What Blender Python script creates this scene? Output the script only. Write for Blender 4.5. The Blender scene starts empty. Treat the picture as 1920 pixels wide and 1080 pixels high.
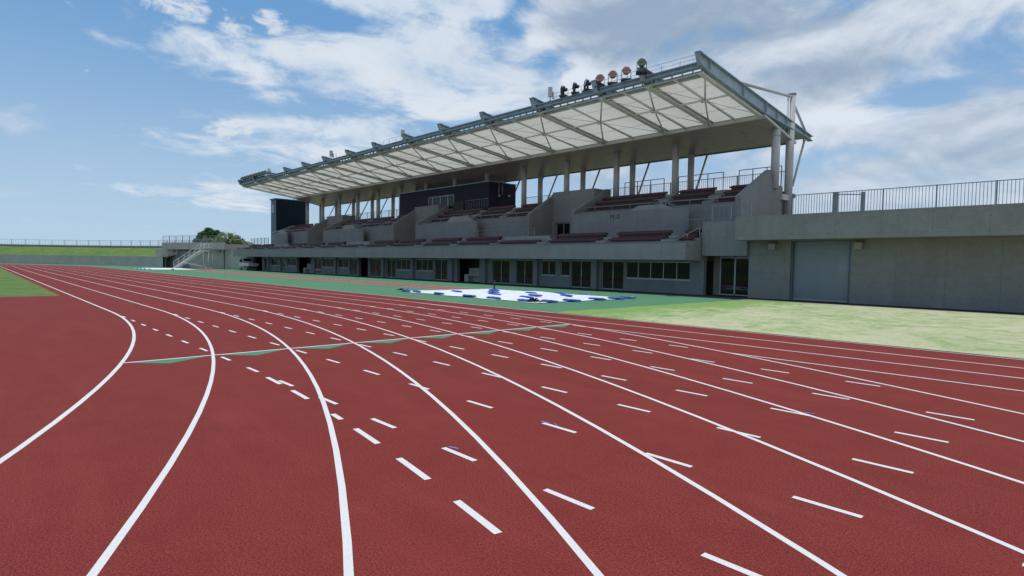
import bpy, math, random
from mathutils import Vector, Matrix
from math import sin, cos, pi, radians, hypot, atan2, sqrt
random.seed(7)
SC = bpy.context.scene
COL = SC.collection

# ------------------------------------------------------------------ camera
F_PX, PITCH, ROLL, EYE, YAW = 1094.0, 0.0418794, 0.0169489, 1.58162, 0.8235328
fw = Vector((-sin(YAW)*cos(PITCH), cos(YAW)*cos(PITCH), -sin(PITCH)))
rt0 = Vector((cos(YAW), sin(YAW), 0)); up0 = rt0.cross(fw)
rt = rt0*cos(ROLL) + up0*sin(ROLL); up = rt.cross(fw)
cd = bpy.data.cameras.new('camera'); cam = bpy.data.objects.new('camera', cd); COL.objects.link(cam)
m = Matrix((rt, up, -fw)).transposed().to_4x4(); m.translation = (0, 0, EYE)
cam.matrix_world = m
cd.sensor_fit = 'HORIZONTAL'; cd.sensor_width = 36; cd.lens = 36*F_PX/1920
cd.clip_start = .05; cd.clip_end = 6000
SC.camera = cam

# ------------------------------------------------------------------ sun, sky, exposure
SUN_EL, SUN_AZ = radians(80), radians(-93)          # almost overhead, a little to the left of the stand
sdir = Vector((sin(SUN_AZ)*cos(SUN_EL), cos(SUN_AZ)*cos(SUN_EL), sin(SUN_EL)))
sl = bpy.data.lights.new('sun', 'SUN'); sl.energy = 3.1; sl.angle = radians(.53); sl.color = (1, .965, .91)
so = bpy.data.objects.new('sun', sl); COL.objects.link(so); so.location = (0, 0, 60)
so.rotation_euler = sdir.to_track_quat('Z', 'Y').to_euler()
vs = SC.view_settings; vs.view_transform = 'Standard'; vs.look = 'None'; vs.gamma = 1; vs.exposure = 0; vs.use_curve_mapping = False

world = bpy.data.worlds.new('World'); SC.world = world; world.use_nodes = True
nt = world.node_tree; N = nt.nodes; Lk = nt.links; N.clear()
def nd(t, **k):
    n = N.new(t)
    for a, b in k.items(): setattr(n, a, b)
    return n
def mth(op, a, b=None, c=None, clamp=False):
    n = nd('ShaderNodeMath', operation=op); n.use_clamp = clamp
    for i, v in enumerate((a, b, c)):
        if v is None: continue
        if isinstance(v, (int, float)): n.inputs[i].default_value = v
        else: Lk.new(v, n.inputs[i])
    return n.outputs[0]
def sstep(v, a, b, lo=0., hi=1.):
    n = nd('ShaderNodeMapRange', interpolation_type='SMOOTHSTEP')
    for s, x in zip(('Value', 'From Min', 'From Max', 'To Min', 'To Max'), (v, a, b, lo, hi)):
        if isinstance(x, (int, float)): n.inputs[s].default_value = x
        else: Lk.new(x, n.inputs[s])
    return n.outputs[0]
def comb(x, y, z):
    n = nd('ShaderNodeCombineXYZ')
    for i, v in enumerate((x, y, z)):
        if isinstance(v, (int, float)): n.inputs[i].default_value = v
        else: Lk.new(v, n.inputs[i])
    return n.outputs[0]
def noise(vec, sc, det=6, rough=.55, dist=0.):
    n = nd('ShaderNodeTexNoise'); n.inputs['Scale'].default_value = sc; n.inputs['Detail'].default_value = det
    n.inputs['Roughness'].default_value = rough; n.inputs['Distortion'].default_value = dist
    Lk.new(vec, n.inputs['Vector']); return n.outputs['Fac']
def mixc(f, a, b):
    n = nd('ShaderNodeMix', data_type='RGBA')
    for s, x in ((n.inputs['Factor'], f), (n.inputs[6], a), (n.inputs[7], b)):
        if isinstance(x, (int, float)): s.default_value = x
        elif isinstance(x, tuple): s.default_value = (*x, 1)
        else: Lk.new(x, s)
    return n.outputs[2]
sky = nd('ShaderNodeTexSky', sky_type='NISHITA'); sky.sun_disc = False
sky.sun_elevation = SUN_EL; sky.sun_rotation = SUN_AZ % (2*pi)
sky.altitude = 20; sky.air_density = 1.0; sky.dust_density = .8; sky.ozone_density = 1.6
tc = nd('ShaderNodeTexCoord'); sp = nd('ShaderNodeSeparateXYZ'); Lk.new(tc.outputs['Generated'], sp.inputs[0])
dx, dy, dz = sp.outputs
az = mth('MULTIPLY', mth('ARCTAN2', dx, dy), 180/pi)          # compass angle of the direction, stand lies about -80 .. -10
el = mth('MULTIPLY', mth('ARCSINE', dz), 180/pi)
zz = mth('ADD', mth('MAXIMUM', dz, 0), .10)
P = comb(mth('DIVIDE', dx, zz), mth('DIVIDE', dy, zz), 0)       # flat cloud layer seen from below
def puff(ca, ce, ra, re):                                        # a bank of cloud round a compass angle and height
    a = mth('DIVIDE', mth('SUBTRACT', az, ca), ra); b = mth('DIVIDE', mth('SUBTRACT', el, ce), re)
    r = mth('SQRT', mth('ADD', mth('MULTIPLY', a, a), mth('MULTIPLY', b, b)))
    return mth('SUBTRACT', 1.0, r)
def mx(*v):
    o = v[0]
    for w in v[1:]: o = mth('MAXIMUM', o, w)
    return o
def contrast(v, k): return mth('ADD', mth('MULTIPLY', mth('SUBTRACT', v, .5), k), .5)
def skyn(sa, se, off, det, rough, dist, de=0.): return noise(comb(mth('MULTIPLY', az, sa), mth('MULTIPLY', mth('ADD', el, de), se), off), 1.0, det, rough, dist)
n_big = noise(P, .62, 6, .55, .3)
n_str = noise(P, 2.0, 10, .64, .5)
n_el = skyn(.11, .30, 3.1, 10, .60, .5)
wsp = contrast(mth('ADD', mth('MULTIPLY', n_big, .22), mth('ADD', mth('MULTIPLY', n_str, .38), mth('MULTIPLY', n_el, .40))), 6.4)
# where the cloud banks lie
band = mx(puff(-66, 16.6, 13, 3.6), puff(-57, 19.2, 11, 4.6), puff(-52, 17, 11, 4.6), puff(-61, 23.0, 8, 2.4), puff(-47.5, 17.2, 5.5, 3.6), puff(-52.5, 23.5, 5, 2.0),
          mth('MULTIPLY', puff(-68.7, 11.7, 5.5, 1.7), .92), mth('MULTIPLY', puff(-61, 11.8, 6.5, 2.4), 1.0),
          mth('MULTIPLY', puff(-66, 9.6, 13, 3.0), .74), mth('MULTIPLY', puff(-72.5, 6.1, 10, 1.7), .70))
cov = sstep(band, -.45, .80, -.85, .36)
a_w = sstep(mth('ADD', wsp, cov), .12, 1.0)
right = sstep(mth('ADD', az, mth('MULTIPLY', contrast(n_big, 3), 7)), -49, -37)
n_cu = skyn(.085, .17, 9.7, 10, .57, .35)
n_cu2 = skyn(.085, .17, 9.7, 10, .57, .35, -.9)
n_fine = skyn(.30, .62, 5.3, 9, .60, .4)
heavy = mth('ADD', contrast(n_cu, 3.0), mth('ADD', mth('MULTIPLY', right, 1.05), -.75))
hole = mx(puff(-17.6, 9.6, 6, 2.0), mth('MULTIPLY', puff(-48.5, 21.0, 3.5, 3.0), .9), mth('MULTIPLY', puff(-43.5, 19.2, 3, 2.2), .55), mth('MULTIPLY', puff(-12, 13.5, 3.5, 1.6), .6), mth('MULTIPLY', puff(-33, 9, 9, 2.4), .5))
heavy = mth('SUBTRACT', heavy, mth('MULTIPLY', sstep(hole, 0, .8), .55))
a_h = sstep(heavy, .14, .78)
small = sstep(mth('ADD', contrast(skyn(.55, 1.0, 7.7, 8, .6, .6), 4.2), sstep(mx(puff(-76.8, 20.5, 4.2, 1.9), puff(-72.6, 19.2, 2.2, 1.5), puff(-69.7, 20.4, 1.8, 1.3), puff(-72.6, 11.1, 2.8, 1.2)), -.3, .8, -1.1, .38)), .05, 1.15)
lit = contrast(mth('SUBTRACT', n_cu, mth('SUBTRACT', n_cu2, .5)), 3.2)          # upper sides of the heaps catch the sun
und = mx(puff(-33.5, 21.6, 17, 4.4), mth('MULTIPLY', puff(-19, 16.2, 10, 2.6), .62), mth('MULTIPLY', puff(-10, 9, 12, 3), .4), mth('MULTIPLY', puff(-38, 8, 14, 3), .4))
brt = mx(puff(-41.2, 17.8, 4.5, 2.6), puff(-17, 12.6, 6, 2.4), mth('MULTIPLY', puff(-45, 21.5, 4, 3), .8))
sh = mth('ADD', mth('MULTIPLY', lit, .55), mth('ADD', mth('MULTIPLY', contrast(n_fine, 1.5), .30), mth('MULTIPLY', contrast(n_cu, 1.6), .15)))
sh = mth('ADD', sh, mth('SUBTRACT', mth('MULTIPLY', sstep(brt, 0, .9), .40), mth('MULTIPLY', sstep(und, -.05, .8), .72)))
c_heavy = mixc(sstep(sh, -.15, .95), (3.2, 4.15, 5.4), (7.7, 8.2, 8.9))
c_wisp = mixc(sstep(n_str, .32, .68), (6.0, 7.0, 8.2), (7.8, 8.3, 8.8))
deep = mixc(sstep(el, -2, 25), (4.7, 6.4, 8.1), (1.35, 3.35, 6.4))
skyc = mixc(.90, sky.outputs[0], deep)
c1 = mixc(mth('MULTIPLY', a_w, .88), skyc, c_wisp)
c2 = mixc(mth('MULTIPLY', a_h, sstep(el, 2, 14, .60, .92)), c1, c_heavy)
c3 = mixc(mth('MULTIPLY', small, .8), c2, (7.4, 7.9, 8.4))
bg = nd('ShaderNodeBackground'); bg.inputs['Strength'].default_value = .10; Lk.new(c3, bg.inputs[0])
wo = nd('ShaderNodeOutputWorld'); Lk.new(bg.outputs[0], wo.inputs[0])

# ------------------------------------------------------------------ materials
def new_mat(name):
    mt = bpy.data.materials.new(name); mt.use_nodes = True
    return mt, mt.node_tree, mt.node_tree.nodes['Principled BSDF']
class G:                                               # small node helper for one material
    def __init__(s, nt): s.nt = nt; s.pos = None
    def n(s, t, **k):
        x = s.nt.nodes.new(t)
        for a, b in k.items(): setattr(x, a, b)
        return x
    def put(s, sock, v):
        if isinstance(v, (int, float)): sock.default_value = v
        elif isinstance(v, tuple): sock.default_value = (*v, 1) if len(v) == 3 and sock.type == 'RGBA' else v
        else: s.nt.links.new(v, sock)
    def P(s):
        if s.pos is None: s.pos = s.n('ShaderNodeNewGeometry').outputs['Position']
        return s.pos
    def scl(s, v, sc):
        x = s.n('ShaderNodeVectorMath', operation='MULTIPLY'); s.put(x.inputs[0], v); x.inputs[1].default_value = sc; return x.outputs[0]
    def noise(s, sc, det=4, rough=.55, stretch=None, dist=0.):
        x = s.n('ShaderNodeTexNoise'); x.inputs['Scale'].default_value = sc; x.inputs['Detail'].default_value = det
        x.inputs['Roughness'].default_value = rough; x.inputs['Distortion'].default_value = dist
        s.put(x.inputs['Vector'], s.scl(s.P(), stretch) if stretch else s.P()); return x.outputs['Fac']
    def ramp(s, v, a, b, lo=0., hi=1.):
        x = s.n('ShaderNodeMapRange', interpolation_type='SMOOTHSTEP')
        for k, y in zip(('Value', 'From Min', 'From Max', 'To Min', 'To Max'), (v, a, b, lo, hi)): s.put(x.inputs[k], y)
        return x.outputs[0]
    def m(s, op, a, b=None, clamp=False):
        x = s.n('ShaderNodeMath', operation=op); x.use_clamp = clamp; s.put(x.inputs[0], a)
        if b is not None: s.put(x.inputs[1], b)
        return x.outputs[0]
    def mix(s, f, a, b, mode='MIX'):
        x = s.n('ShaderNodeMix', data_type='RGBA', blend_type=mode); s.put(x.inputs['Factor'], f); s.put(x.inputs[6], a); s.put(x.inputs[7], b); return x.outputs[2]
    def bump(s, h, strength, dist):
        x = s.n('ShaderNodeBump'); x.inputs['Strength'].default_value = strength; x.inputs['Distance'].default_value = dist
        s.put(x.inputs['Height'], h); return x.outputs[0]
def plain(name, col, rough=.6, metal=0., var=.18, sc=2.5, spec=.5, streak=False):
    mt, t, b = new_mat(name); g = G(t)
    f = g.noise(sc, 5, .6, (1, 1, .25) if streak else None)
    lo = tuple(c*(1-var) for c in col); hi = tuple(min(1, c*(1+var)) for c in col)
    g.put(b.inputs['Base Color'], g.mix(g.ramp(f, .3, .7), lo, hi))
    g.put(b.inputs['Roughness'], g.ramp(f, .2, .8, max(.02, rough-.08), min(1, rough+.08)))
    b.inputs['Metallic'].default_value = metal; b.inputs['Specular IOR Level'].default_value = spec
    return mt
def concrete(name, col, var=.13, joints=True):
    mt, t, b = new_mat(name); g = G(t)
    big = g.noise(.55, 5, .6); streak = g.noise(1.6, 4, .6, (1, 1, .12)); fine = g.noise(26, 3, .6); mid = g.noise(4.5, 5, .65)
    f = g.m('ADD', g.m('MULTIPLY', big, .4), g.m('ADD', g.m('MULTIPLY', streak, .25), g.m('MULTIPLY', mid, .35)))
    c = g.mix(g.ramp(f, .36, .64), tuple(x*(1-var) for x in col), tuple(x*(1+var*.8) for x in col))
    c = g.mix(g.ramp(fine, .3, .7, 0, .16), c, tuple(x*.55 for x in col))
    if joints:
        s = g.n('ShaderNodeSeparateXYZ'); g.put(s.inputs[0], g.P()); x, y, z = s.outputs
        h = g.m('ADD', x, y)
        def line(v, per, w): return g.m('LESS_THAN', g.m('ABSOLUTE', g.m('SUBTRACT', g.m('FRACT', g.m('DIVIDE', v, per)), .5)), w/per/2)
        c = g.mix(g.m('MULTIPLY', g.m('MAXIMUM', line(h, 1.8, .016), line(z, .9, .014)), .42), c, tuple(q*.45 for q in col))
        u = g.m('SUBTRACT', g.m('FRACT', g.m('DIVIDE', h, .6)), .5); w = g.m('SUBTRACT', g.m('FRACT', g.m('ADD', g.m('DIVIDE', z, .45), .25)), .5)
        r = g.m('SQRT', g.m('ADD', g.m('POWER', g.m('MULTIPLY', u, .6), 2), g.m('POWER', g.m('MULTIPLY', w, .45), 2)))
        c = g.mix(g.m('MULTIPLY', g.m('LESS_THAN', r, .022), .55), c, tuple(q*.3 for q in col))
    g.put(b.inputs['Base Color'], c); b.inputs['Roughness'].default_value = .85; b.inputs['Specular IOR Level'].default_value = .25
    g.put(b.inputs['Normal'], g.bump(g.m('ADD', fine, mid), .25, .01))
    return mt
def rubber(name, col, light, fleck=.5):
    mt, t, b = new_mat(name); g = G(t)
    gr = g.noise(150, 2, .6); gr2 = g.noise(62, 3, .7); gr3 = g.noise(260, 1, .5); mid = g.noise(2.2, 6, .65); big = g.noise(.22, 4, .6); strk = g.noise(1.1, 7, .66, (.25, 1.6, 1), .6)
    c = g.mix(g.ramp(g.m('ADD', g.m('MULTIPLY', gr, .62), g.m('MULTIPLY', gr2, .38)), .38, .62), tuple(x*(1-fleck) for x in col), light)
    c = g.mix(g.ramp(gr3, .60, .74, 0, .75*fleck), c, tuple(min(1, x*1.5+.06) for x in light))
    c = g.mix(g.ramp(gr, .38, .24, 0, .8*fleck), c, tuple(x*.35 for x in col))
    c = g.mix(g.ramp(mid, .34, .70, 0, .34), c, tuple(x*.72 for x in col))
    c = g.mix(g.ramp(strk, .48, .74, 0, .30), c, light)
    c = g.mix(g.ramp(big, .35, .7, 0, .22), c, tuple(x*1.22 for x in col))
    g.put(b.inputs['Base Color'], c); b.inputs['Roughness'].default_value = .88; b.inputs['Specular IOR Level'].default_value = .12
    g.put(b.inputs['Normal'], g.bump(g.m('ADD', gr, gr2), .5, .004))
    return mt
M = {}
M['track'] = rubber('track_rubber', (.166, .0222, .0185), (.262, .046, .038), .66)
M['red_far'] = rubber('runway_rubber', (.30, .085, .085), (.36, .13, .125), .3)
M['apron'] = rubber('apron_rubber', (.080, .205, .112), (.112, .252, .145), .3)
def linepaint():
    mt, t, b = new_mat('line_paint'); g = G(t)
    gr = g.noise(160, 3, .7); mid = g.noise(7, 5, .7)
    c = g.mix(g.ramp(gr, .35, .7), (.52, .517, .515), (.675, .67, .665)); c = g.mix(g.ramp(mid, .52, .8, 0, .28), c, (.55, .50, .49))
    g.put(b.inputs['Base Color'], c); b.inputs['Roughness'].default_value = .7
    g.put(b.inputs['Normal'], g.bump(gr, .4, .003)); return mt
M['line'] = linepaint()
M['greenpaint'] = plain('green_marking_paint', (.045, .175, .085), .7, var=.2, sc=30)
def turf(name, a, b_, dry, mow):
    mt, t, b = new_mat(name); g = G(t)
    n1 = g.noise(.55, 8, .70, (1, .8, 1), 1.2); n2 = g.noise(2.6, 7, .72, (1, .8, 1), .8); n3 = g.noise(34, 4, .75)
    s = g.n('ShaderNodeSeparateXYZ'); g.put(s.inputs[0], g.P())
    f = g.m('ADD', g.m('MULTIPLY', n1, .55), g.m('MULTIPLY', n2, .45))
    f = g.m('ADD', f, g.ramp(s.outputs[0], -13.2, -8.5, -mow, mow*.55))
    c = g.mix(g.ramp(n3, .3, .7), a, b_); c = g.mix(g.ramp(f, .40, .64), c, g.mix(g.ramp(n3, .3, .75), tuple(x*.72 for x in dry), dry))
    g.put(b.inputs['Base Color'], c); b.inputs['Roughness'].default_value = .95; b.inputs['Specular IOR Level'].default_value = .1
    g.put(b.inputs['Normal'], g.bump(g.m('ADD', n3, n2), .8, .03)); return mt
M['verge'] = turf('patchy_turf', (.14, .25, .07), (.235, .36, .12), (.55, .555, .36), .12)
M['grass'] = turf('infield_turf', (.045, .12, .025), (.09, .19, .045), (.20, .23, .09), 0.)
M['earth'] = turf('outer_ground', (.07, .13, .04), (.12, .18, .07), (.24, .23, .15), 0.)
M['conc'] = concrete('cast_concrete', (.225, .232, .228))
M['conc_light'] = concrete('pale_concrete', (.29, .295, .285), joints=False)
M['conc_far'] = concrete('haze_pale_concrete', (.41, .395, .37), joints=False)  # concrete lightened to stand in for haze on the distant walls
M['conc_floor'] = concrete('terrace_concrete', (.24, .24, .235), joints=False)
M['wallpaint'] = plain('lower_wall_finish', (.165, .19, .205), .75, var=.12, sc=1.2, streak=True)
M['ground_shade'] = plain('painted_ground_shade', (.040, .046, .046), .85, 0, .25, 6, .2)  # near-black colour standing in for deep shade on the ground
M['steel'] = plain('blue_grey_steel', (.29, .375, .43), .5, .0, .14, 1.6)
M['steel_dark'] = plain('dark_blue_steel', (.075, .11, .15), .5, 0, .15, 2)
M['white_steel'] = plain('light_grey_steel', (.46, .455, .45), .45, 0, .07, 1.4)
M['rib'] = plain('roof_rib_paint', (.72, .72, .685), .55, 0, .08, 2)
M['soffit'] = plain('soffit_metal', (.415, .335, .345), .32, .15, .10, .35)
M['galv'] = plain('galvanised_steel', (.30, .33, .35), .45, .4, .15, 6)
M['rail'] = plain('railing_paint', (.20, .235, .26), .5, .2, .12, 5)
M['seat'] = plain('seat_plastic', (.105, .017, .022), .45, 0, .18, 1.5)
M['seat_dark'] = plain('seat_support', (.035, .033, .036), .6, 0, .2, 3)
M['navy'] = plain('navy_cladding', (.008, .019, .036), .6, 0, .15, .8, .2)
M['navy_side'] = plain('slate_cladding', (.06, .085, .115), .5, .1, .1, .8)
M['press'] = plain('dark_purple_cladding', (.016, .013, .034), .6, 0, .15, .8, .2)
M['alu'] = plain('aluminium_frame', (.36, .39, .395), .4, .3, .08, 4)
M['shutter'] = plain('shutter_metal', (.20, .235, .27), .45, .3, .08, .9)
M['lampbox'] = plain('lamp_housing', (.25, .26, .25), .5, .1, .1, 8)
M['black'] = plain('black_rubber', (.012, .013, .013), .6, 0, .3, 9)
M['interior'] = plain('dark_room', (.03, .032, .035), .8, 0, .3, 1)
M['white'] = plain('white_paint', (.74, .745, .74), .4, 0, .05, 4)
M['truck'] = plain('dull_white_paint', (.50, .50, .50), .45, 0, .1, 3)
M['stair'] = plain('weathered_white_steel', (.52, .51, .47), .5, 0, .1, 3)
M['tarp'] = plain('white_tarpaulin', (.66, .69, .76), .55, 0, .06, 1.6)
M['bag'] = plain('blue_plastic', (.028, .085, .40), .45, 0, .3, 9)
M['redlens'] = plain('red_lens_cover', (.33, .15, .135), .5, 0, .12, 9)
M['greenlens'] = plain('dark_green_lens', (.10, .15, .085), .3, 0, .35, 12)
M['greylens'] = plain('grey_lens', (.33, .37, .38), .25, .2, .2, 12)
M['housing'] = plain('lamp_body', (.028, .036, .045), .45, .2, .2, 6)
M['sink'] = plain('sink_terrazzo', (.36, .38, .38), .5, 0, .12, 6)
M['bark'] = plain('bark', (.10, .075, .05), .9, 0, .3, 8)
M['text'] = plain('black_lettering', (.018, .018, .02), .6)
M['bluetape'] = plain('blue_chalk', (.12, .22, .55), .8)
def glass():
    mt, t, b = new_mat('window_glass'); g = G(t)
    b.inputs['Base Color'].default_value = (.007, .011, .013, 1); b.inputs['Roughness'].default_value = .03
    b.inputs['Specular IOR Level'].default_value = .28
    g.put(b.inputs['Normal'], g.bump(g.noise(.9, 2, .5), .10, .02)); return mt
M['glass'] = glass()
def membrane():
    mt, t, b = new_mat('roof_membrane'); g = G(t)
    f = g.noise(.5, 4, .6, (1, .4, 1)); f2 = g.noise(5, 4, .6)
    c = g.mix(g.ramp(f, .3, .7), (.37, .37, .335), (.41, .41, .375)); c = g.mix(g.ramp(f2, .45, .75, 0, .25), c, (.345, .34, .305))
    tr = g.n('ShaderNodeBsdfTranslucent'); g.put(tr.inputs[0], c); df = g.n('ShaderNodeBsdfDiffuse'); g.put(df.inputs[0], (.55, .55, .50))
    mx_ = g.n('ShaderNodeMixShader'); mx_.inputs[0].default_value = .78
    t.links.new(df.outputs[0], mx_.inputs[1]); t.links.new(tr.outputs[0], mx_.inputs[2])
    out = [n for n in t.nodes if n.type == 'OUTPUT_MATERIAL'][0]; t.links.new(mx_.outputs[0], out.inputs[0]); t.nodes.remove(b); return mt
M['membrane'] = membrane()
def leafmat(name, a, b_):
    mt, t, b = new_mat(name); g = G(t)
    oi = g.n('ShaderNodeTexNoise'); oi.inputs['Scale'].default_value = 1.3; g.put(oi.inputs['Vector'], g.P())
    c = g.mix(g.ramp(oi.outputs['Fac'], .35, .65), a, b_); c = g.mix(g.ramp(g.noise(9, 2), .35, .7, 0, .5), c, tuple(x*1.5 for x in b_))
    g.put(b.inputs['Base Color'], c); b.inputs['Roughness'].default_value = .7; return mt
M['leaf_dark'] = leafmat('tree_leaf', (.03, .085, .038), (.065, .145, .065))
M['leaf_pale'] = leafmat('shrub_leaf', (.10, .15, .06), (.23, .28, .13))

# ------------------------------------------------------------------ mesh helpers
class MB:
    def __init__(s): s.v = []; s.f = []; s.sm = []
    def add(s, vs, fs, smooth=False):
        o = len(s.v); s.v += [tuple(p) for p in vs]
        for f in fs: s.f.append(tuple(o+i for i in f)); s.sm.append(smooth)
        return s
    def box(s, x0, x1, y0, y1, z0, z1):
        if x0 > x1: x0, x1 = x1, x0
        if y0 > y1: y0, y1 = y1, y0
        if z0 > z1: z0, z1 = z1, z0
        return s.add([(x0, y0, z0), (x1, y0, z0), (x1, y1, z0), (x0, y1, z0), (x0, y0, z1), (x1, y0, z1), (x1, y1, z1), (x0, y1, z1)],
                     [(0, 3, 2, 1), (4, 5, 6, 7), (0, 1, 5, 4), (1, 2, 6, 5), (2, 3, 7, 6), (3, 0, 4, 7)])
    def prism_x(s, prof, x0, x1):                       # profile of (y, z), counter-clockwise seen from +x
        n = len(prof); vs = [(x0, y, z) for y, z in prof]+[(x1, y, z) for y, z in prof]
        fs = [(i, (i+1) % n, n+(i+1) % n, n+i) for i in range(n)]+[tuple(range(n-1, -1, -1)), tuple(range(n, 2*n))]
        return s.add(vs, fs)
    def prism_y(s, prof, y0, y1):                       # profile of (x, z)
        n = len(prof); vs = [(x, y0, z) for x, z in prof]+[(x, y1, z) for x, z in prof]
        fs = [(i, (i+1) % n, n+(i+1) % n, n+i) for i in range(n)]+[tuple(range(n-1, -1, -1)), tuple(range(n, 2*n))]
        return s.add(vs, fs)
    def prism_z(s, prof, z0, z1):
        n = len(prof); vs = [(x, y, z0) for x, y in prof]+[(x, y, z1) for x, y in prof]
        fs = [(i, (i+1) % n, n+(i+1) % n, n+i) for i in range(n)]+[tuple(range(n-1, -1, -1)), tuple(range(n, 2*n))]
        return s.add(vs, fs)
    def tube(s, a, b, r, r2=None, seg=10, cap=True):
        a = Vector(a); b = Vector(b); d = (b-a).normalized(); r2 = r if r2 is None else r2
        u = d.orthogonal().normalized(); w = d.cross(u)
        vs = []
        for c, q in ((a, r), (b, r2)):
            for i in range(seg):
                t = 2*pi*i/seg; vs.append(c+(u*cos(t)+w*sin(t))*q)
        s.add(vs, [(i, (i+1) % seg, seg+(i+1) % seg, seg+i) for i in range(seg)], True)
        if cap: s.add([], []); o = len(s.v)-2*seg; s.f += [tuple(o+i for i in range(seg-1, -1, -1)), tuple(o+seg+i for i in range(seg))]; s.sm += [False, False]
        return s
    def bar(s, a, b, w, h):                             # rectangular bar between two points
        a = Vector(a); b = Vector(b); d = (b-a).normalized()
        u = d.cross(Vector((0, 0, 1)))
        u = u.normalized() if u.length > 1e-4 else Vector((1, 0, 0))
        n = u.cross(d)
        vs = [c+u*(i*w/2)+n*(j*h/2) for c in (a, b) for i, j in ((-1, -1), (1, -1), (1, 1), (-1, 1))]
        return s.add(vs, [(0, 1, 2, 3), (7, 6, 5, 4), (0, 4, 5, 1), (1, 5, 6, 2), (2, 6, 7, 3), (3, 7, 4, 0)])
    def quad(s, a, b, c, d): return s.add([a, b, c, d], [(0, 1, 2, 3)])
    def build(s, name, mat, parent=None, origin=(0, 0, 0)):
        me = bpy.data.meshes.new(name); ox, oy, oz = origin
        me.from_pydata([(x-ox, y-oy, z-oz) for x, y, z in s.v], [], s.f)
        me.polygons.foreach_set('use_smooth', s.sm); me.materials.append(mat); me.update()
        import bmesh as _b
        bm = _b.new(); bm.from_mesh(me); _b.ops.recalc_face_normals(bm, faces=bm.faces); bm.to_mesh(me); bm.free()
        o = bpy.data.objects.new(name, me); COL.objects.link(o)
        if parent is not None: o.parent = parent
        return o
def thing(name, label, cat, loc=(0, 0, 0), rz=0, group=None):
    o = bpy.data.objects.new(name, None); o.empty_display_size = .3; COL.objects.link(o)
    o.location = loc; o.rotation_euler = (0, 0, rz); return tag(o, label, cat, group)
def tag(o, label, cat, group=None):
    o['label'] = label; o['category'] = cat
    if group: o['group'] = group
    return o
def struct(o): o['kind'] = 'structure'; return o
def kids(o): return [c for c in bpy.data.objects if c.parent == o]
def dup(root, loc, rz, label, group=None):
    r = root.copy(); COL.objects.link(r); r.location = loc; r.rotation_euler = (0, 0, rz); r['label'] = label
    if group: r['group'] = group
    for ch in kids(root):
        c = ch.copy(); COL.objects.link(c); c.parent = r
        for g in kids(ch):
            d = g.copy(); COL.objects.link(d); d.parent = c
    return r

# ------------------------------------------------------------------ ground, track and its markings
W = 1.22; Y1 = 2.929; XT = -20.18; RAD = 37.99; CY = Y1-RAD; XF = XT-84.39     # first lane line, start of bend, bend radius, far bend
def RY(k): return Y1+(k-1)*W
def RR(k): return RAD+(k-1)*W
def sheet(name, polys, z, mat, parent=None):
    b = MB()
    for p in polys: b.add([(x, y, z) for x, y in p], [tuple(range(len(p)))])
    return b.build(name, mat, parent)
def arc(cx, cy, r, a0, a1, n): return [(cx+r*cos(a0+(a1-a0)*i/n), cy+r*sin(a0+(a1-a0)*i/n)) for i in range(n+1)]
def ring(cx, cy, r0, r1, a0, a1, n=60):
    A = arc(cx, cy, r0, a0, a1, n); B = arc(cx, cy, r1, a0, a1, n)
    return [[A[i], A[i+1], B[i+1], B[i]] for i in range(n)]
struct(sheet('ground', [[(-1800, -1800), (1800, -1800), (1800, 1800), (-1800, 1800)]], -.06, M['earth']))
struct(sheet('infield', [[(XF, CY-RAD), (XT, CY-RAD), (XT, Y1-.3), (XF, Y1-.3)]]+[[(XF, CY)]+list(q) for q in [[a, b] for a, b in zip(arc(XF, CY, RAD-.3, pi/2, 1.5*pi, 40)[:-1], arc(XF, CY, RAD-.3, pi/2, 1.5*pi, 40)[1:])]], -.004, M['grass']))
track = struct(sheet('running_track', [[(XT-9, -90), (70, -90), (70, RY(10)+.04), (XT-9, RY(10)+.04)], [(XF, Y1-.35), (XT-9, Y1-.35), (XT-9, RY(10)+.04), (XF, RY(10)+.04)]]
      + ring(XF, CY, RAD-.35, RR(10)+.04, pi/2, 1.5*pi), 0.0, M['track']))
struct(sheet('apron', [[(-95, RY(10)+.04), (-13.1, RY(10)+.04), (-13.1, 31.5), (-95, 31.5)], [(XF, RY(10)+.04), (-95, RY(10)+.04), (-95, 28), (XF, 23.5)]]
      + ring(XF, CY, RR(10)+.04, 59, pi/2, 1.5*pi), -.002, M['apron']))
# grass verge with an uneven mown edge and low tufts along it
def wob(i, s): return .07*sin(i*1.7+s)+.05*sin(i*.63+2*s)
gp = [(-13.1+wob(i, 1), RY(10)+.055+(27.9-RY(10))*i/40) for i in range(41)]+[(60, 27.9)]+[(60-(60+13.1)*i/60, RY(10)+.055+.3*wob(i, 3)) for i in range(61)]
struct(sheet('grass_verge', [gp], .012, M['verge']))
struct(sheet('ground_shade_strip', [[(-90, 28.06), (60, 28.06), (60, 31.5), (-90, 31.5)]], .006, M['ground_shade']))  # dark strip painted in to deepen the shade below balcony and wing
struct(sheet('edge_strip', [[(-19.5, 27.93), (60, 27.93), (60, 28.055), (-19.5, 28.055)]], .018, M['conc_light']))
ZL = .0012
def strip(pts, w, z=ZL):
    b = MB(); vs = []
    for i, p in enumerate(pts):
        q0 = pts[max(i-1, 0)]; q1 = pts[min(i+1, len(pts)-1)]
        d = hypot(q1[0]-q0[0], q1[1]-q0[1]); nx, ny = -(q1[1]-q0[1])/d, (q1[0]-q0[0])/d
        vs += [(p[0]+nx*w/2, p[1]+ny*w/2, z), (p[0]-nx*w/2, p[1]-ny*w/2, z)]
    b.add(vs, [(2*i, 2*i+1, 2*i+3, 2*i+2) for i in range(len(pts)-1)]); return b
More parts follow.
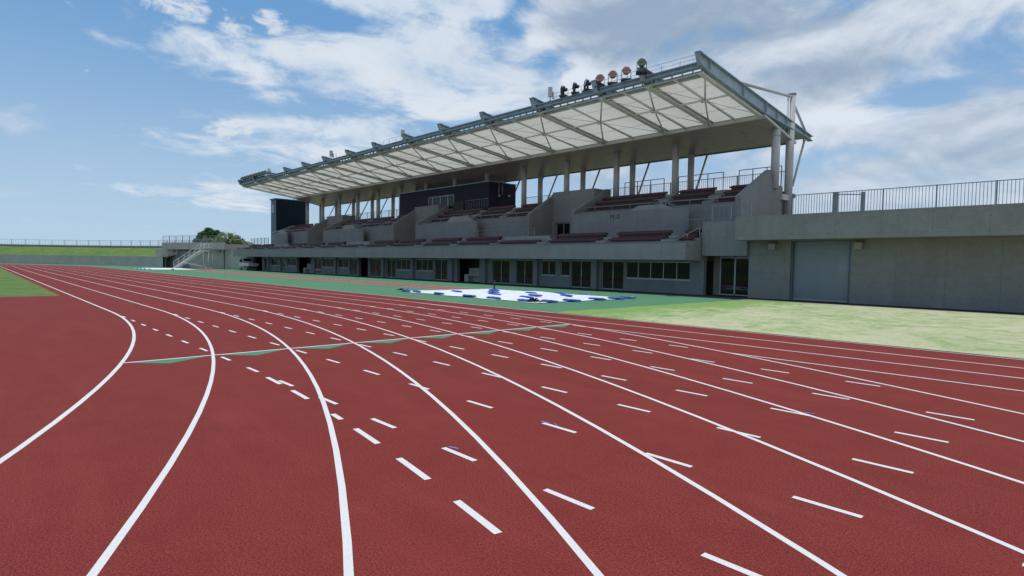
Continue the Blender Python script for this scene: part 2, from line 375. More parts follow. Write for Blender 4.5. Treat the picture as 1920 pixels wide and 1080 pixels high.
for k in range(1, 10):                                                         # the nine lane lines: home straight and both bends
    pts = arc(XF, CY, RR(k), pi, pi/2, 50)+[(XF+84.39*i/20, RY(k)) for i in range(1, 20)]+arc(XT, CY, RR(k), pi/2, -pi/2, 150)
    strip(pts, .049 if k > 1 else .055, ZL+.00006*k).build('lane_line', M['line'], track)
for k in (7, 8, 9, 10):                                                        # straight lines running on beyond the bend
    off = sqrt(max(RR(9)**2-(RR(k)-0)**2, 0)) if k < 9 else 0
    x0 = XT+off if k < 10 else XF
    strip([(x0+(66-x0)*i/30, RY(k)) for i in range(31)], .05, ZL+.0008).build('lane_line', M['line'], track)
for k in range(1, 9):                                                          # dashed extensions of the straight lanes across the bend
    b = MB(); xend = XT+sqrt(max(RR(9)**2-RR(k)**2, 0)); xend = min(xend, 14)
    x = -2.57
    xs = [x+1.205*i for i in range(-14, 14)]
    for c in xs:
        if c < XT+1.6 or c+.2 > xend: continue
        b.add([(c-.215, RY(k)-.025, 0), (c+.215, RY(k)-.025, 0), (c+.215, RY(k)+.025, 0), (c-.215, RY(k)+.025, 0)], [(0, 1, 2, 3)])
    b.v = [(x_, y_, ZL+.0010) for x_, y_, _ in b.v]
    b.build('dashed_lane_line', M['line'], track)
b = MB(); R2 = 38.4; cx2, cy2 = -9.75, 2.93-38.4                                 # second, curved row of dashes close to the camera
for i in range(6):
    s0 = -7.92+.985*i; sl_ = .54
    if i == 2: s0, sl_ = -5.60, .25
    p = [(cx2+R2*sin((s0+sl_*j/6-cx2)/R2), cy2+R2*cos((s0+sl_*j/6-cx2)/R2)) for j in range(7)]
    q = strip(p, .055, ZL+.0012); b.add(q.v, q.f)
b.build('curved_dashed_line', M['line'], track)
XG = -10.27                                                                     # take-over line with green flags in each lane
strip([(XG, 1.6), (XG, RY(9)-1.05)], .055, ZL+.0018).build('zone_line', M['line'], track)
def laney(k): return CY+sqrt(RR(k)**2-(XG-XT)**2)
b = MB()
for k in range(1, 9):
    y0, y1 = laney(k)+.06, laney(k+1)-.05
    b.add([(XG+.03, y0, 0), (XG+.44, y0+.42*(y1-y0), 0), (XG+.03, y1, 0)], [(0, 1, 2)])
b.v = [(x, y, ZL+.0015) for x, y, _ in b.v]; b.build('green_zone_flags', M['greenpaint'], track)
b = MB()
for (x, y, a) in ((-3.93, 2.99, .3), (-3.99, 4.18, .2), (-3.86, 4.20, -.5), (-3.94, 7.86, .4), (-2.4, 6.70, .2)):
    b.add([(x-.05*cos(a), y-.05*sin(a), 0), (x+.05*cos(a), y+.05*sin(a), 0), (x+.05*cos(a)-.012, y+.05*sin(a)+.016, 0), (x-.05*cos(a)-.012, y-.05*sin(a)+.016, 0)], [(0, 1, 2, 3)])
b.v = [(x, y, ZL+.0021) for x, y, _ in b.v]; b.build('chalk_mark', M['bluetape'], track)
runway = struct(sheet('jump_runway', [[(-86, 20.2), (-27.6, 20.2), (-27.6, 22.75), (-86, 22.75)]], .002, M['red_far']))
for y in (20.22, 21.47, 22.73): strip([(-86, y), (-27.6, y)], .06, .006).build('runway_line', M['line'], runway)

# ------------------------------------------------------------------ grandstand
GO = (-50, 33, 0)
gs = thing('grandstand', 'long concrete grandstand with red benches under a white sloping roof', 'grandstand', GO)
def part(b, name, mat, parent=None): return b.build(name, mat, parent or gs, GO)
XE, XW = -16.65, -90.1                                   # ends of the lower tier
FY = 28.0                                                # balcony front
# lower terrace and balcony front
part(MB().prism_x([(FY, 1.93), (30.35, 1.93), (30.35, 3.18), (29.35, 3.18), (29.35, 2.98), (28.55, 2.98), (28.55, 2.62), (FY+.16, 2.62), (FY+.16, 2.84), (FY, 2.84)], XW, XE), 'balcony_front', M['conc'])
part(MB().box(XW, XE-.02, 30.3, 32.9, 2.9, 3.24), 'walkway', M['conc_floor'])
part(MB().box(XW+.2, XE-.05, 31.4, 40.6, 0, 2.9), 'back_of_house', M['conc'])
# lower wall with real openings
YWL = 30.0
ops = []     # (x0, x1, z0, z1, kind, panes)
for a, b_, k, n in ((-21.95, -17.5, 'w', 5), (-23.85, -22.12, 'd', 2), (-26.5, -24.76, 'd', 2), (-27.45, -26.62, 'w', 1), (-29.3, -27.95, 'w', 2),
                   (-32.0, -30.15, 'd', 2), (-34.7, -32.7, 'd', 2), (-39.2, -36.3, 'n', 0), (-42.45, -40.65, 'd', 2), (-45.4, -42.75, 'w', 3),
                   (-48.8, -46.3, 'w', 3), (-50.6, -48.95, 'd', 2), (-53.95, -51.6, 'd', 2), (-56.3, -54.3, 'n', 0), (-58.3, -56.6, 'd', 2),
                   (-60.9, -58.6, 'w', 2), (-65.0, -61.9, 'w', 3), (-67.2, -65.25, 'd', 2), (-72.2, -68.1, 'n', 0), (-75.2, -72.6, 'w', 2), (-77.6, -76.1, 'd', 2),
                   (-80.9, -78.4, 'w', 2), (-83.4, -82.0, 'd', 2), (-87.4, -84.2, 'n', 0)):
    ops.append((a, b_, *{'w': (.80, 1.84), 'd': (.05, 1.86), 'n': (0, 1.90)}[k], k, n))
ops.sort()
wb = MB(); x = XW
for a, b_, z0, z1, k, n in ops:
    wb.box(x, a, YWL, YWL+.3, 0, 1.93)
    if z0 > 0: wb.box(a, b_, YWL, YWL+.3, 0, z0)
    wb.box(a, b_, YWL, YWL+.3, z1, 1.93); x = b_
wb.box(x, XE, YWL, YWL+.3, 0, 1.93)
for px in (-24.32, -29.75, -35.55, -39.9, -45.85, -51.1, -61.4, -81.5): wb.box(px-.22, px+.22, YWL-.22, YWL-.002, 0, 1.925)
part(wb, 'ground_floor_wall', M['wallpaint'])
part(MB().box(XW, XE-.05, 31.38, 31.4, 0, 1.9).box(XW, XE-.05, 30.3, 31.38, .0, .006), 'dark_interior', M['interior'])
for a, b_, z0, z1, k, n in ops:
    if k == 'n': continue
    fr = MB(); t = .045; y0, y1 = YWL+.06, YWL+.13
    fr.box(a, a+t, y0, y1, z0, z1).box(b_-t, b_, y0, y1, z0, z1).box(a+t, b_-t, y0, y1, z1-t, z1).box(a+t, b_-t, y0, y1, z0, z0+t)
    for i in range(1, n):
        xm = a+(b_-a)*i/n; fr.box(xm-.022, xm+.022, y0, y1, z0+t, z1-t)
    if k == 'w': fr.box(a-.03, b_+.03, YWL-.05, YWL+.06, z0-.045, z0-.002)
    w = part(fr, 'window' if k == 'w' else 'glass_door', M['alu'])
    for i in range(n):
        xa = a+(b_-a)*i/n+.02; xb = a+(b_-a)*(i+1)/n-.02
        part(MB().box(xa, xb, y0+.025, y0+.04, z0+.02, z1-.02), 'pane', M['glass'], w)
    if k == 'd': part(MB().box((a+b_)/2+.05, (a+b_)/2+.075, y0-.04, y0-.004, .75, 1.15), 'handle', M['alu'], w)

# benches of the lower tier
def bench(x0, x1, y, z):
    sb = MB().box(x0, x1, y-.17, y+.17, z-.10, z).box(x0, x1, y+.135, y+.17, z+.001, z+.09)
    o = part(sb, 'bench', M['seat'])
    part(MB().box(x0+.12, x1-.12, y-.10, y+.16, z-.40, z-.102), 'bench_support', M['seat_dark'], o)
row1 = [(-17.7, -16.8), (-22.46, -18.64), (-27.55, -23.34), (-32.7, -28.5), (-37.72, -33.5), (-42.65, -38.5), (-47.75, -43.7), (-52.6, -48.3),
        (-57.92, -53.7), (-62.94, -58.85), (-68.0, -64.1), (-73.26, -69.1), (-78.4, -74.2), (-83.5, -79.4), (-88.4, -84.4)]
for i, (a, b_) in enumerate(row1):
    bench(a, b_, 28.98, 3.20)
    if i in (3, 8, 12): part(MB().box(a-.2, b_+.3, 29.55, 29.75, 3.19, 3.58), 'kerb_wall', M['conc_light'])
    else: bench(a, b_, 29.78, 3.60)
for i in range(len(row1)-1):                                # gangway steps between the bench blocks
    a, b_ = row1[i+1][1]+.1, row1[i][0]-.1
    for y0, y1, z0, z1 in ((28.30, 28.54, 2.63, 2.80), (28.56, 28.85, 2.985, 3.08), (29.36, 29.7, 3.185, 3.34)): part(MB().box(a, b_, y0, y1, z0, z1), 'gangway_step', M['conc_light'])

# upper tier: four blocks of seating with recesses between them
YM, YU = 32.6, 32.95
secs = [(-28.9, -16.0, (-18.7, -22.4)), (-49.4, -33.3, (-38.0, -42.6)), (-70.4, -53.7, (-58.6, -64.0)), (-87.2, -75.0, (-80.4,))]
for si, (x0, x1, ais) in enumerate(secs):
    prof = [(YU, 3.2), (38.5, 3.2), (38.5, 6.62), (36.2, 6.62)]
    for r in (3, 2, 1, 0):
        y = 33.12+.8*r; z = 5.08+.42*r; prof += [(y+.8, z), (y, z)] if r < 3 else [(36.2, z), (y, z)]
    prof += [(YU+.17, 5.08), (YU+.17, 5.44), (YU, 5.44)]
    # remove doubled points
    q = []
    for p in prof:
        if not q or abs(p[0]-q[-1][0])+abs(p[1]-q[-1][1]) > 1e-4: q.append(p)
    part(MB().prism_x(q, x0+.3, x1-.3), 'upper_terrace', M['conc'])
    edges = sorted([x0+.45, x1-.45]+[e for a in ais for e in (a-.5, a+.5)])
    for r in range(4):
        for j in range(0, len(edges), 2):
            bench(edges[j], edges[j+1], 33.42+.8*r, 5.48+.42*r)
    for a in ais:
        for r in range(4): part(MB().box(a-.42, a+.42, 33.13+.8*r, 33.52+.8*r, 5.085+.42*r, 5.29+.42*r), 'gangway_step', M['conc_light'])
    # rail on the front wall
    rb = MB(); rb.tube((x0+.3, YU+.09, 5.74), (x1-.3, YU+.09, 5.74), .024, seg=6); n = int((x1-x0)/1.5)
    for i in range(n+1):
        xx = x0+.4+(x1-x0-.8)*i/n; rb.tube((xx, YU+.09, 5.44), (xx, YU+.09, 5.74), .018, seg=6)
    part(rb, 'front_rail', M['galv'])
# side walls of the blocks
RG = [(YM, 3.2), (38.2, 3.2), (38.2, 6.79), (36.7, 6.87), (36.38, 7.66), (YM, 5.72)]
part(MB().prism_x(RG, -16.25, -15.9), 'end_gable_wall', M['conc'])
for a, right in ((-28.9, 0), (-33.3, 1), (-49.4, 0), (-53.7, 1), (-70.4, 0), (-75.0, 1), (-87.4, 0)):
    prof = [(YM, 3.2), (36.9, 3.2), (36.9, 7.50), (35.75, 7.46), (YM, 5.52)]
    if not right: prof = [(YM, 3.2), (36.9, 3.2), (36.9, 7.50), (36.3, 7.46), (35.4, 6.88), (YM, 5.52)]
    if a < -87: prof = [(YM, 3.2), (36.9, 3.2), (36.9, 6.9), (35.4, 6.7), (YM, 5.52)]
    part(MB().prism_x(prof, a-(.3 if right else 0), a+(0 if right else .3)), 'recess_side_wall', M['conc'])
for (x0, x1) in ((-33.3, -28.9), (-53.7, -49.4), (-75.0, -70.4)):               # back wall of each recess, with a doorway
    xa, xb = x0+.35, x0+1.95
    part(MB().box(x0+.002, xa, 35.25, 36.88, 3.2, 7.48).box(xb, x1-.002, 35.25, 36.88, 3.2, 7.48).box(xa, xb, 35.25, 36.88, 4.98, 7.48), 'recess_back_wall', M['conc'])
    d = part(MB().box(xa, xa+.07, 35.4, 35.5, 3.25, 4.98).box(xb-.07, xb, 35.4, 35.5, 3.25, 4.98).box(xa+.07, xb-.07, 35.4, 35.5, 4.88, 4.98).box((xa+xb)/2-.03, (xa+xb)/2+.03, 35.4, 35.5, 3.25, 4.88), 'doorway', M['galv'])
    part(MB().box(xa+.05, xb-.05, 35.45, 35.47, 3.25, 4.9), 'pane', M['glass'], d)
    part(MB().box(x0+.002, x1-.002, 32.95, 35.25, 3.1, 3.25), 'recess_floor', M['conc_floor'])
# stair parapets in front of the upper wall, with a raised landing on each
YP = 32.0
for i, (x0, x1, n0, n1, zt) in enumerate(((-28.25, -18.95, -23.3, -20.1, 5.20), (-48.6, -39.2, -43.6, -39.9, 5.20), (-69.1, -59.2, -64.3, -61.0, 5.2), (-85.9, -80.5, -84.0, -80.8, 5.2))):
    o = part(MB().box(x0, x1, YP, YP+.2, 3.2, zt).box(x0, x0+.2, YP+.2, YU-.002, 3.2, zt), 'stair_parapet', M['conc'])
    zl = zt+(.30 if i == 0 else .52)
    part(MB().prism_y([(n0, zt+.001), (n1, zt+.001), (n1-.75, zl), (n0+.75, zl)], YP+.01, YP+.19), 'landing_wall', M['conc_light'], o)
    sb = MB()
    for s in range(9): sb.box(x1-.4-.42*s-.42, x1-.4-.42*s, YP+.21, YU-.01, 3.24, 3.24+.21*(s+1))
    part(sb, 'stair_flight', M['conc_floor'], o)
    hb = MB(); xa = n1-.9
    for yy in (YP+.3, YU-.12):
        hb.tube((xa, yy, zt+.62), (xa+1.0, yy, zt+.05), .022, seg=6).tube((xa, yy, zt+.62), (xa-.6, yy, zt+.62), .022, seg=6).tube((xa, yy, zt+.62), (xa, yy, zt-.3), .02, seg=6)
    part(hb, 'handrail', M['galv'], o)
    if i == 0:
        cu = bpy.data.curves.new('lettering', 'FONT'); cu.body = 'M-0'; cu.size = .47; cu.extrude = .004; cu.align_x = 'CENTER'; cu.space_character = 1.12
        tmp = bpy.data.objects.new('tmp', cu); COL.objects.link(tmp)
        me = bpy.data.meshes.new_from_object(tmp.evaluated_get(bpy.context.evaluated_depsgraph_get())); bpy.data.objects.remove(tmp)
        me.materials.clear(); me.materials.append(M['text'])
        lt = bpy.data.objects.new('lettering', me); COL.objects.link(lt); lt.parent = o
        lt.rotation_euler = (pi/2, 0, 0); lt.location = (-24.42-GO[0], YP-.005-GO[1], 4.70-GO[2])
# rails along the walkway
rb = MB()
for z in (3.62, 3.92, 4.22): rb.tube((-38.4, 30.5, z), (-30.6, 30.5, z), .018, seg=6)
for i in range(7): rb.tube((-38.4+1.3*i, 30.5, 3.2), (-38.4+1.3*i, 30.5, 4.22), .02, seg=6)
part(rb, 'walkway_rail', M['rail'])
rb = MB(); rb.tube((-17.6, 28.5, 3.0), (-16.75, 29.6, 3.75), .022, seg=6).tube((-17.6, 28.5, 3.0), (-17.6, 28.5, 2.7), .02, seg=6).tube((-16.75, 29.6, 3.75), (-16.75, 29.6, 3.2), .02, seg=6).tube((-17.17, 29.05, 3.38), (-17.17, 29.05, 3.0), .02, seg=6)
part(rb, 'handrail', M['galv'])
# concourse floor at the top
part(MB().box(-88, -16.25, 36.9, 41.2, 6.35, 6.62), 'concourse', M['conc_floor'])
part(MB().box(-88, -16.3, 38.5, 40.6, 2.9, 6.35), 'rear_wall', M['conc'])
# the block that closes the lower tier at its right-hand end
part(MB().box(-16.6, -14.06, 29.65, 33, 2.19, 4.02).box(-16.6, -14.06, 31.0, 31.3, 0, 2.19), 'end_block', M['conc'])
ed = MB(); y0, y1 = 30.86, 30.94
for xa, xb in ((-16.15, -16.08), (-15.3, -15.22), (-14.45, -14.37)): ed.box(xa, xb, y0, y1, .03, 2.17)
ed.box(-16.08, -14.45, y0, y1, 2.08, 2.17).box(-16.08, -14.45, y0, y1, .03, .09)
w = part(ed, 'glass_door', M['alu'])
for xa, xb in ((-16.1, -15.28), (-15.24, -14.42)): part(MB().box(xa, xb, y0+.03, y0+.045, .05, 2.12), 'pane', M['glass'], w)

# ---- roof
XR, XL = -15.8, -85.3
COLX = [-16.0, -23.0]+[-23.0-5.19*i for i in range(1, 13)]
MAINX = [XR, -19.25, -22.55]+[-22.55-5.2*i for i in range(1, 12)]+[XL]
def ztop(y): return 12.47-(y-27.35)*(12.47-10.60)/(42.2-27.35)
def zmem(y): return 11.67-(y-27.77)*(11.67-10.74)/(34.93-27.77)
roof = part(MB().box(XL, XR, 34.84, 35.04, 10.52, 10.74), 'roof', M['white_steel'])
def rafter(x, w=.34):
    b = MB()
    def zb(y): return ztop(y)-(.62+.12*min(1, (y-27.35)/1.5)) if y < 35.2 else ztop(y)-.74+min(1, (y-35.2)/6)*.40
    ys = [27.42, 28.8, 31, 33, 35.2, 37.2, 39.3, 41.2, 42.2]
    for y0, y1 in zip(ys[:-1], ys[1:]):
        for (z00, z01, h, ww) in ((ztop(y0), ztop(y1), -.045, w), (zb(y0)+.045, zb(y1)+.045, -.045, w), (ztop(y0)-.05, ztop(y1)-.05, None, .03)):
            if h is None: za, zc = zb(y0)+.05, zb(y1)+.05
            else: za, zc = z00+h, z01+h
            vs = [(x+s*ww/2, y, z) for s in (-1, 1) for y, z in ((y0, za), (y1, zc), (y1, z01), (y0, z00))]
            b.add(vs, [(0, 1, 2, 3), (7, 6, 5, 4), (0, 4, 5, 1), (3, 2, 6, 7), (1, 5, 6, 2), (0, 3, 7, 4)])
    t0 = ztop(27.16)-.02
    b.add([(x+s_*.015, y, z) for s_ in (-1, 1) for y, z in ((27.16, t0-.05), (27.44, zb(27.44)+.02), (27.44, ztop(27.44)), (27.16, t0))], [(0, 1, 2, 3), (7, 6, 5, 4), (0, 4, 5, 1), (3, 2, 6, 7), (1, 5, 6, 2), (0, 3, 7, 4)])
    b.bar((x, 27.14, t0), (x, 27.45, ztop(27.45)), w, .05)
    b.bar((x, 27.16, t0-.06), (x, 27.44, zb(27.44)), w*.8, .04)
    for y in (28.3, 32.1, 35.0, 36.6, 38.0, 39.2, 41.0):
        for s in (-1, 1):
            xa, xb = x+s*.016, x+s*(w/2-.01); b.box(xa, xb, y-.012, y+.012, zb(y)+.05, ztop(y)-.05)
    return b
for i, x in enumerate(MAINX): part(rafter(x, .40 if i else .32), 'rafter', M['steel'], roof)
MID = [(a+b_)/2 for a, b_ in zip(MAINX[:-1], MAINX[1:])]
def memsheet(x0, x1):
    b = MB(); n, mm = 4, 6
    for lay in (0,):
        vs = []
        for i in range(n+1):
            for j in range(mm+1):
                u, v = i/n, j/mm; y = 27.80+(34.86-27.80)*v
                sag = .05*sin(pi*u)*sin(pi*v); vs.append((x0+(x1-x0)*u, y, zmem(y)+.03-sag))
        b.add(vs, [(i*(mm+1)+j, (i+1)*(mm+1)+j, (i+1)*(mm+1)+j+1, i*(mm+1)+j+1) for i in range(n) for j in range(mm)], True)
    return b
nodes = sorted(MAINX+MID, reverse=True)
for a, b_ in zip(nodes[:-1], nodes[1:]): part(memsheet(b_+.01, a-.01), 'membrane', M['membrane'], roof)
for x in MAINX[1:-1]:
    b = MB(); b.bar((x, 27.8, zmem(27.8)-.06), (x, 34.84, zmem(34.84)-.06), .30, .14); part(b, 'lower_chord', M['rib'], roof)
for x in MID:
    b = MB(); b.tube((x, 27.8, zmem(27.8)-.05), (x, 34.84, zmem(34.84)-.05), .075, seg=8); part(b, 'rib', M['rib'], roof)
b = MB()
for x in (XR-.17, XL+.17): b.bar((x, 27.75, zmem(27.75)-.07), (x, 34.84, zmem(34.84)-.07), .22, .14)
for y, r in ((27.84, .05), (28.32, .045), (31.15, .062)): b.tube((XR, y, zmem(y)-.05), (XL, y, zmem(y)-.05), r, seg=8)
part(b, 'purlin', M['rib'], roof)
b = MB(); c = MB()
for i, (a, e) in enumerate(zip(MAINX[:-1], MAINX[1:])):
    mx_ = (a+e)/2; zf, zm, zr = zmem(28.0)-.09, zmem(31.15)-.10, zmem(34.8)-.09
    b.tube((a, 28.0, zf), (mx_, 31.15, zm), .055, seg=7).tube((mx_, 31.15, zm), (e, 34.8, zr), .055, seg=7)
    b.tube((mx_-.22, 31.15, zm), (mx_+.22, 31.15, zm), .10, seg=8)
    c.tube((e, 28.0, zf), (mx_, 31.15, zm), .022, seg=5).tube((mx_, 31.15, zm), (a, 34.8, zr), .022, seg=5)
    for yy in (29.5, 33.0): c.tube((a, yy, zmem(yy)-.02), (e, yy, zmem(yy)-.02), .014, seg=5)
part(b, 'diagonal_brace', M['rib'], roof); part(c, 'tie_rod', M['rib'], roof)
# front gutter beam with the open gap below it
b = MB()
b.box(XL, XR-.02, 27.56, 27.60, 11.84, 12.02).box(XL, XR-.02, 27.44, 27.74, 12.02, 12.07).box(XL, XR-.02, 27.44, 27.74, 11.80, 11.84).box(XL, XR-.02, 27.74, 27.80, 11.60, 11.66)
x = XR-.5
while x > XL: b.box(x-.02, x+.02, 27.60, 27.70, 11.62, 11.80); x -= .62
part(b, 'front_gutter', M['steel'], roof)
part(MB().box(XL, XR-.2, 27.78, 28.38, 12.00, 12.04), 'catwalk', M['steel_dark'], roof)
for xa, xb in ((-16.0, -26.2), (-43.2, -47.6), (-56.9, -61.0), (-72.2, -85.2)):
    rb = MB(); rb.tube((xa, 27.75, 12.58), (xb, 27.75, 12.58), .012, seg=5).tube((xa, 27.75, 12.36), (xb, 27.75, 12.36), .009, seg=5); n = int(abs(xb-xa)/1.05)
    for i in range(n+1):
        xx = xa+(xb-xa)*i/n; rb.tube((xx, 27.75, 12.13), (xx, 27.75, 12.58), .014, seg=5)
    part(rb, 'roof_railing', M['galv'], roof)
# solid rear soffit and its edge trims
part(MB().prism_x([(34.98, 10.62), (39.45, 9.78), (39.45, 9.86), (34.98, 10.70)], XL, XR-.05), 'soffit', M['soffit'], roof)
b = MB(); b.box(XL, XR-.04, 39.46, 39.60, 9.72, 9.90)
part(b, 'rear_edge_trim', M['steel_dark'], roof)
for x in (XR+.02, XL-.10):
    b = MB(); b.prism_x([(34.9, 10.60), (39.62, 9.70), (39.62, 9.84), (34.9, 10.76)], x-.04, x+.08)
    part(b, 'side_edge_trim', M['white_steel'], roof)
part(MB().prism_x([(35.05, 11.30), (42.0, 10.45), (42.0, 10.5), (35.05, 11.36)], XL+.2, XR-.2), 'rear_roof_deck', M['steel'], roof)
# columns, mast, braces, downpipes
def zsof(y): return 10.62-(y-34.98)*(10.62-9.78)/(39.45-34.98)
for i, x in enumerate(COLX):
    xa = x+(.02 if i else .1)
    part(MB().tube((xa, 37.0, 6.55), (xa, 37.0, zsof(37.0)+.04), .25 if i == 0 else .24, seg=16).tube((xa, 37.0, zsof(37)-.42), (xa, 37.0, zsof(37)-.36), .28, seg=16), 'front_column', M['white_steel'])
    zt = 12.80 if i == 0 else zsof(39.1)+.05
    b = MB().tube((xa, 39.1, 3.9 if i == 0 else 6.55), (xa, 39.1, zt), .25 if i == 0 else .23, seg=16)
    if i == 0: b.tube((xa, 39.1, 12.80), (xa, 39.1, 12.86), .30, seg=16)
    part(b, 'rear_column', M['white_steel'])
    b = MB().tube((xa, 41.4, 10.15), (xa, 39.75, 7.0), .075, seg=8).tube((xa, 41.4, 10.15), (xa, 41.4, 10.5), .09, seg=8)
    part(b, 'rear_strut', M['white_steel'])
    if i in (0, 1, 4, 8):
        part(MB().tube((xa-.05, 39.55, 9.75), (xa-.12, 39.42, 9.35), .06, seg=8).tube((xa-.12, 39.42, 9.37), (xa-.12, 39.42, 4.2 if i == 0 else 6.6), .06, seg=8), 'downpipe', M['white_steel'])
part(MB().tube((XR, 39.1, 12.62), (XR, 32.15, ztop(32.15)+.10), .09, seg=10).box(XR-.06, XR+.06, 32.0, 32.3, ztop(32.15), ztop(32.15)+.16), 'tie_tube', M['white_steel'])
part(MB().tube((XR, 39.36, 12.1), (XR, 41.3, 10.75), .085, seg=10), 'back_stay', M['white_steel'])
part(MB().box(-16.05, -15.75, 37.9, 39.0, 5.95, 6.30), 'column_tie_beam', M['white_steel'])

# ------------------------------------------------------------------ press box on the top of the stand
pb = thing('press_box', 'dark purple press box with a band of windows under the grandstand roof', 'press box', (-50, 38, 6.6))
PO = (-50, 38, 6.6)
def pp(b, n, mt, par=None): return b.build(n, mt, par or pb, PO)
x0, x1, y0, y1, z0, z1 = -58.5, -42.65, 36.35, 39.8, 6.63, 9.36
wa, wz = (-52.7, -48.2), (7.02, 8.55)
pp(MB().box(x0, wa[0], y0, y0+.2, z0, z1).box(wa[1], x1, y0, y0+.2, z0, z1).box(*wa, y0, y0+.2, z0, wz[0]).box(*wa, y0, y0+.2, wz[1], z1)
   .box(x1-.2, x1, y0+.2, y1, z0, z1).box(x0, x0+.2, y0+.2, y1, z0, z1).box(x0+.2, x1-.2, y1-.2, y1, z0, z1), 'wall', M['press'])
pp(MB().box(x0-.08, x1+.08, y0-.08, y1+.08, z1, z1+.07), 'roof', M['steel'])
fr = MB(); t = .06
fr.box(wa[0], wa[0]+t, y0-.03, y0+.06, *wz).box(wa[1]-t, wa[1], y0-.03, y0+.06, *wz).box(wa[0]+t, wa[1]-t, y0-.03, y0+.06, wz[1]-t, wz[1]).box(wa[0]+t, wa[1]-t, y0-.03, y0+.06, wz[0], wz[0]+t)
ms = [-51.9, -50.55, -49.2]
for xm in ms: fr.box(xm-.05, xm+.05, y0-.03, y0+.06, wz[0]+t, wz[1]-t)
w = pp(fr, 'window', M['alu'])
ed = [wa[0]+.03]+ms+[wa[1]-.03]
for a, b_ in zip(ed[:-1], ed[1:]): pp(MB().box(a+.02, b_-.02, y0+.03, y0+.045, wz[0]+.03, wz[1]-.03), 'pane', M['glass'], w)
rb = MB(); rb.tube((-46.2, 36.25, 7.75), (-42.7, 36.25, 7.75), .02, seg=6)
for i in range(15): rb.tube((-46.2+.25*i, 36.25, 6.62), (-46.2+.25*i, 36.25, 7.75), .012, seg=5)
pp(rb, 'railing', M['galv'])
pp(MB().box(-48.1, -46.4, 36.2, 36.24, 6.6, 7.7), 'dark_panel', M['black'])
b = MB()
for yy in (37.5, 37.95): b.tube((x1+.06, yy, 8.2), (x1+.06, yy, 9.3), .05, seg=6)
b.box(x1+.01, x1+.18, 37.4, 37.6, 8.02, 8.2).box(x1+.01, x1+.18, 38.7, 38.9, 8.1, 8.28)
pp(b, 'side_pipe', M['galv'])

# ------------------------------------------------------------------ stair tower at the far end
tw = thing('stair_tower', 'tall navy clad tower standing at the far end of the grandstand', 'tower', (-89, 35.8, 0))
TO = (-89, 35.8, 0)
MB().box(-90.1, -88.05, 33.42, 38.3, 0, 10.55).build('wall', M['navy_side'], tw, TO)
MB().box(-88.05, -88.0, 33.40, 38.32, 3.2, 10.56).build('side_cladding', M['navy'], tw, TO)
MB().box(-90.25, -87.9, 33.25, 38.45, 10.55, 10.70).build('roof', M['steel_dark'], tw, TO)
MB().box(-89.65, -88.75, 33.38, 33.415, 8.6, 9.8).build('vent', M['galv'], tw, TO)

# ------------------------------------------------------------------ service wing to the right
rw = thing('service_wing', 'grey concrete wing with a roller shutter and two wall lamps beside the grandstand', 'building', (0, 33, 0))
RO = (0, 33, 0)
def rp(b, n, mt, par=None): return b.build(n, mt, par or rw, RO)
X0, X1 = -14.04, 24
rp(MB().prism_x([(28.3, 2.95), (29.9, 2.95), (29.9, 3.75), (42, 3.75), (42, 3.9), (28.55, 3.9), (28.55, 4.12), (28.3, 4.12)], X0, X1), 'parapet', M['conc'])
sx = [(-11.93, -9.22), (6.0, 9.0)]
wb = MB(); x = X0
for a, b_ in sx: wb.box(x, a, 29.9, 30.3, 0, 2.95); wb.box(a, b_, 29.9, 30.3, 2.93, 2.95); x = b_
wb.box(x, X1, 29.9, 30.3, 0, 2.95).box(X0, X0+.3, 30.3, 42, 0, 2.95).box(X1-.3, X1, 30.3, 42, 0, 2.95)
rp(wb, 'wall', M['conc'])
for a, b_ in sx[:1]:
    b = MB(); n = 30
    for i in range(n):
        za = .08+2.83*i/n; zc = .08+2.83*(i+1)/n; ys = [30.12, 30.105][i % 2]
        b.box(a+.01, b_-.01, ys, 30.2, za, zc-.002)
    s = rp(b, 'roller_shutter', M['shutter']); rp(MB().box(a+.01, b_-.01, 30.08, 30.2, .02, .078), 'bottom_bar', M['alu'], s)
    for ga in (a+.002, b_-.09): rp(MB().box(ga, ga+.088, 29.96, 30.1, 0, 2.92), 'guide', M['steel_dark'], s)
for lx in (-12.75, -8.85):
    l = rp(MB().box(lx-.16, lx+.16, 29.58, 29.9, 2.50, 2.80), 'wall_lamp', M['lampbox']); rp(MB().box(lx-.20, lx+.20, 29.54, 29.9, 2.803, 2.85), 'lamp_hood', M['steel_dark'], l)
rp(MB().box(-14.02, -10, 33, 42, 2.96, 3.74), 'inner_wall', M['conc'])

# ------------------------------------------------------------------ fences
def fence(name, label, pts, z0, h, gap=.13, post=2.0, mat='rail', double=False, parts=True, r=.011):
    o = thing(name, label, 'fence', (pts[0][0], pts[0][1], z0)); OO = (pts[0][0], pts[0][1], z0)
    bars = MB(); rails = MB()
    for p, q in zip(pts[:-1], pts[1:]):
        L = hypot(q[0]-p[0], q[1]-p[1]); at = lambda t: (p[0]+(q[0]-p[0])*t, p[1]+(q[1]-p[1])*t)
        rails.bar((*p, z0+h), (*q, z0+h), .05, .04).bar((*p, z0+.10), (*q, z0+.10), .04, .03)
        if double: rails.bar((*p, z0+h*.78), (*q, z0+h*.78), .04, .03)
        n = int(L/gap)
        for i in range(n): c = at((i+.5)/n); bars.tube((*c, z0+.11), (*c, z0+(h*.78 if double else h)-.01), r, seg=4, cap=False)
        n = max(1, int(round(L/post)))
        for i in range(n+1):
            c = at(i/n); MB().box(c[0]-.03, c[0]+.03, c[1]-.03, c[1]+.03, z0-.02, z0+h+.03).build('post', M[mat], o, OO)
    rails.build('rail', M[mat], o, OO); bars.build('bar_panel', M[mat], o, OO)
    return o, OO
